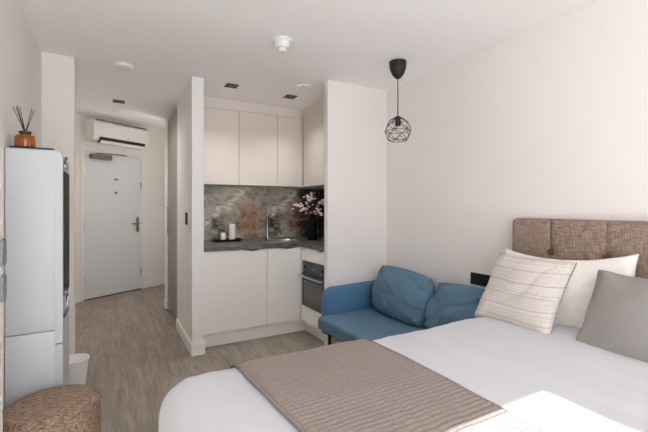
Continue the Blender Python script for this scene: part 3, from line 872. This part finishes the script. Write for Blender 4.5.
# draped cloth mapping shared by duvet and throw
TOPZ = .660
IX0, IX1, IY0, IY1 = .285, 2.30, .26, 1.378       # inner flat rectangle
def drape(a, c, lift=0.0, amp=1.0):
    qx = min(max(a, IX0), IX1); qy = min(max(c, IY0), IY1)
    ox, oy = a-qx, c-qy; d = math.hypot(ox, oy)
    nx, ny = (ox/d, oy/d) if d > 1e-6 else (0, 0)
    # flat, slope away, roll over and hang
    f1, rr = .055, .085
    if d <= f1:
        g = d; h = .004*(d/f1)**2
        tn = Vector((0, 0, 1))
    elif d <= f1 + rr*PI/2:
        th = (d-f1)/rr; g = f1 + rr*math.sin(th); h = .004 + rr*(1-math.cos(th))
        tn = Vector((nx*math.sin(th), ny*math.sin(th), math.cos(th)))
    else:
        e = d - f1 - rr*PI/2
        g = f1 + rr + .02*e; h = .004 + rr + e; tn = Vector((nx, ny, 0))
    wv = noise.noise(Vector((a*1.6, c*1.6, 1.3)))*.012 + noise.noise(Vector((a*5, c*5, 4)))*.004
    # shallow dressing creases running along the bed
    wv += .0034*noise.noise(Vector((a*24, c*1.2, 9)))
    if d > f1: wv += (noise.noise(Vector((qx*4+nx*1.5, qy*4+ny*1.5, h*2)))*.03)*min(1, (d-f1)/.25)
    p = Vector((qx+nx*g, qy+ny*g, TOPZ-h)) + tn*(wv*amp + lift)
    return p
b = bmnew()
a0, a1, c0, c1_ = -.15, 2.195, -.16, 1.83
NA, NC = 150, 130
g_ = [[b.verts.new(drape(a0+(a1-a0)*i/NA, c0+(c1_-c0)*j/NC)) for j in range(NC+1)] for i in range(NA+1)]
# hide over-long corner points by limiting the hang
for row in g_:
    for v in row:
        if v.co.z < .17: v.co.z = .17 + (v.co.z-.17)*.08
for i in range(NA):
    for j in range(NC):
        b.faces.new((g_[i][j], g_[i+1][j], g_[i+1][j+1], g_[i][j+1]))
dv = obj('duvet', b, 'duvet', None, True)
tag(dv, 'plain white duvet spread over the bed and hanging at its foot', 'duvet')
md_ = dv.modifiers.new('thick', 'SOLIDIFY'); md_.thickness = .028; md_.offset = -1

# ribbed throw across the foot of the bed
b = bmnew()
NA, NC = 44, 700
TC0, TC1 = .06, 1.50
def throw_pt(i, j, lift):
    u = i/NA; c = TC0 + (TC1-TC0)*j/NC
    k = (1.50-c)
    x0_ = .418 + .055*k + .006*noise.noise(Vector((c*6, 0, 2))); x1_ = 1.035 - .02*k + .006*noise.noise(Vector((c*5, 3, 2)))
    a = x0_ + (x1_-x0_)*u
    rib = abs(math.sin(PI*(c + .004*noise.noise(Vector((a*6, c*3, 5))))/.0205))
    return drape(a, c, lift + (.0045*rib if lift > .008 else 0))
top = [[b.verts.new(throw_pt(i, j, .011)) for j in range(NC+1)] for i in range(NA+1)]
bot = [[b.verts.new(throw_pt(i, j, .003)) for j in range(0, NC+1)] for i in (0, NA)]
for i in range(NA):
    for j in range(NC):
        b.faces.new((top[i][j], top[i+1][j], top[i+1][j+1], top[i][j+1]))
for r_, t_ in ((bot[0], top[0]), (bot[1], top[NA])):
    for j in range(NC): b.faces.new((t_[j], t_[j+1], r_[j+1], r_[j]))
for jj in (0, NC):
    cap = [b.verts.new(throw_pt(i, jj, .003)) for i in range(NA+1)]
    for i in range(NA): b.faces.new((top[i][jj], top[i+1][jj], cap[i+1], cap[i]))
th = thing('bed_throw', 'taupe ribbed knitted throw laid across the foot of the bed', 'throw', (.7, .8, TOPZ))
obj('knit', b, 'runner', th, True)
for u_ in (0, NA):
    bm = add_tube(bmnew(), [throw_pt(u_, j, .009) for j in range(0, NC+1, 10)], .0065, 8)
    obj('hem', bm, 'runner', th, True)

# pillows
pw = add_pillow(bmnew(), .70, .43, .15, facing_minus_x((2.128, 1.185, TOPZ+.168), 16, 0, -3), wr=.016, cre=.016, ca=60, seed=5, pinch=.05, sag=.10, pw=.36, nu=50)
tag(obj('pillow', pw, 'pillow', None, True), 'white pillow leaning on the headboard behind the striped cushion', 'pillow')
m4 = facing_minus_x((1.972, 1.292, TOPZ+.150), 31, -3, 0)
cu = thing('striped_cushion', 'cream cushion with fine taupe stripes leaning on the white pillow', 'cushion', (1.9, 1.28, TOPZ))
sc_ = add_pillow(bmnew(), .45, .42, .165, m4, wr=.012, cre=.010, ca=70, seed=12, pinch=.06, pw=.36, nu=46)
obj('cover', sc_, 'stripe', cu, True)
obj('piping', add_tube(bmnew(), outline(.452, .422, m4, .06), .0028, 6, True), 'greycush', cu, True, label='thin grey piping')
m5 = facing_minus_x((1.962, .732, TOPZ+.130), 30, 0, 2)
gc = add_pillow(bmnew(), .465, .40, .15, m5, wr=.014, seed=21, pinch=.06, pw=.36, nu=40)
tag(obj('grey_cushion', gc, 'greycush', None, True), 'plain grey square cushion at the right edge of the bed', 'cushion')

# ------------------------------------------------------------------ light
w = bpy.data.worlds.new('sky'); sc.world = w; w.use_nodes = True
bg = w.node_tree.nodes['Background']
bg.inputs['Color'].default_value = (.91, .94, 1.0, 1); bg.inputs['Strength'].default_value = 5.4
sun = bpy.data.lights.new('sun', 'SUN'); sun.energy = 29; sun.angle = R(.6); sun.color = (.95, .98, 1.03)
so_ = bpy.data.objects.new('sun', sun); COL.objects.link(so_)
el = math.atan2(WZ1-.655, .742-YW+.15)
so_.rotation_euler = (R(90)-el, 0, 0)      # shines towards +Y and down
so_.location = (0, -5, 6)
po = bpy.data.lights.new('window_portal', 'AREA'); po.shape = 'RECTANGLE'; po.size = WX1-WX0; po.size_y = WZ1-WZ0
po.cycles.is_portal = True
pob = bpy.data.objects.new('window_portal', po); COL.objects.link(pob)
pob.location = ((WX0+WX1)/2, YW-.16, (WZ0+WZ1)/2); pob.rotation_euler = (R(90), 0, 0)

for (x, y, e_) in ((.977, 3.484, 26), (1.594, 3.537, 20), (.08, 4.586, 48)):  # fill light added at the switched-off spotlights to lift hall and kitchen
    sp = bpy.data.lights.new('spot_fill', 'SPOT'); sp.energy = e_; sp.spot_size = R(165 if x < .5 else 118); sp.spot_blend = 1; sp.shadow_soft_size = .06; sp.color = (1, .97, .94)
    so2 = bpy.data.objects.new('spot_fill', sp); COL.objects.link(so2); so2.location = (x, y, H-.02)
el_ = bpy.data.lights.new('entrance_fill_light', 'POINT'); el_.energy = 7; el_.shadow_soft_size = .06; el_.color = (1, .985, .97)  # unseen fill light added to brighten the entrance, no fitting there
elo = bpy.data.objects.new('entrance_fill_light', el_); COL.objects.link(elo); elo.location = (.70, 5.36, 1.85)
# ------------------------------------------------------------------ camera
cam = bpy.data.cameras.new('camera'); co = bpy.data.objects.new('camera', cam); COL.objects.link(co)
cam.sensor_width = 36; cam.lens = 381/648*36
cam.shift_y = -8/648; cam.clip_start = .02
co.location = (0, 0, 1.27); co.rotation_euler = (R(90), 0, -R(29.3))
sc.camera = co
sc.view_settings.view_transform = 'Standard'; sc.view_settings.look = 'None'
sc.view_settings.exposure = -.09; sc.view_settings.gamma = 1; sc.view_settings.use_curve_mapping = False
sc.cycles.max_bounces = 14; sc.cycles.diffuse_bounces = 10
sc.cycles.sample_clamp_indirect = 6
sc.cycles.caustics_reflective = False; sc.cycles.caustics_refractive = False
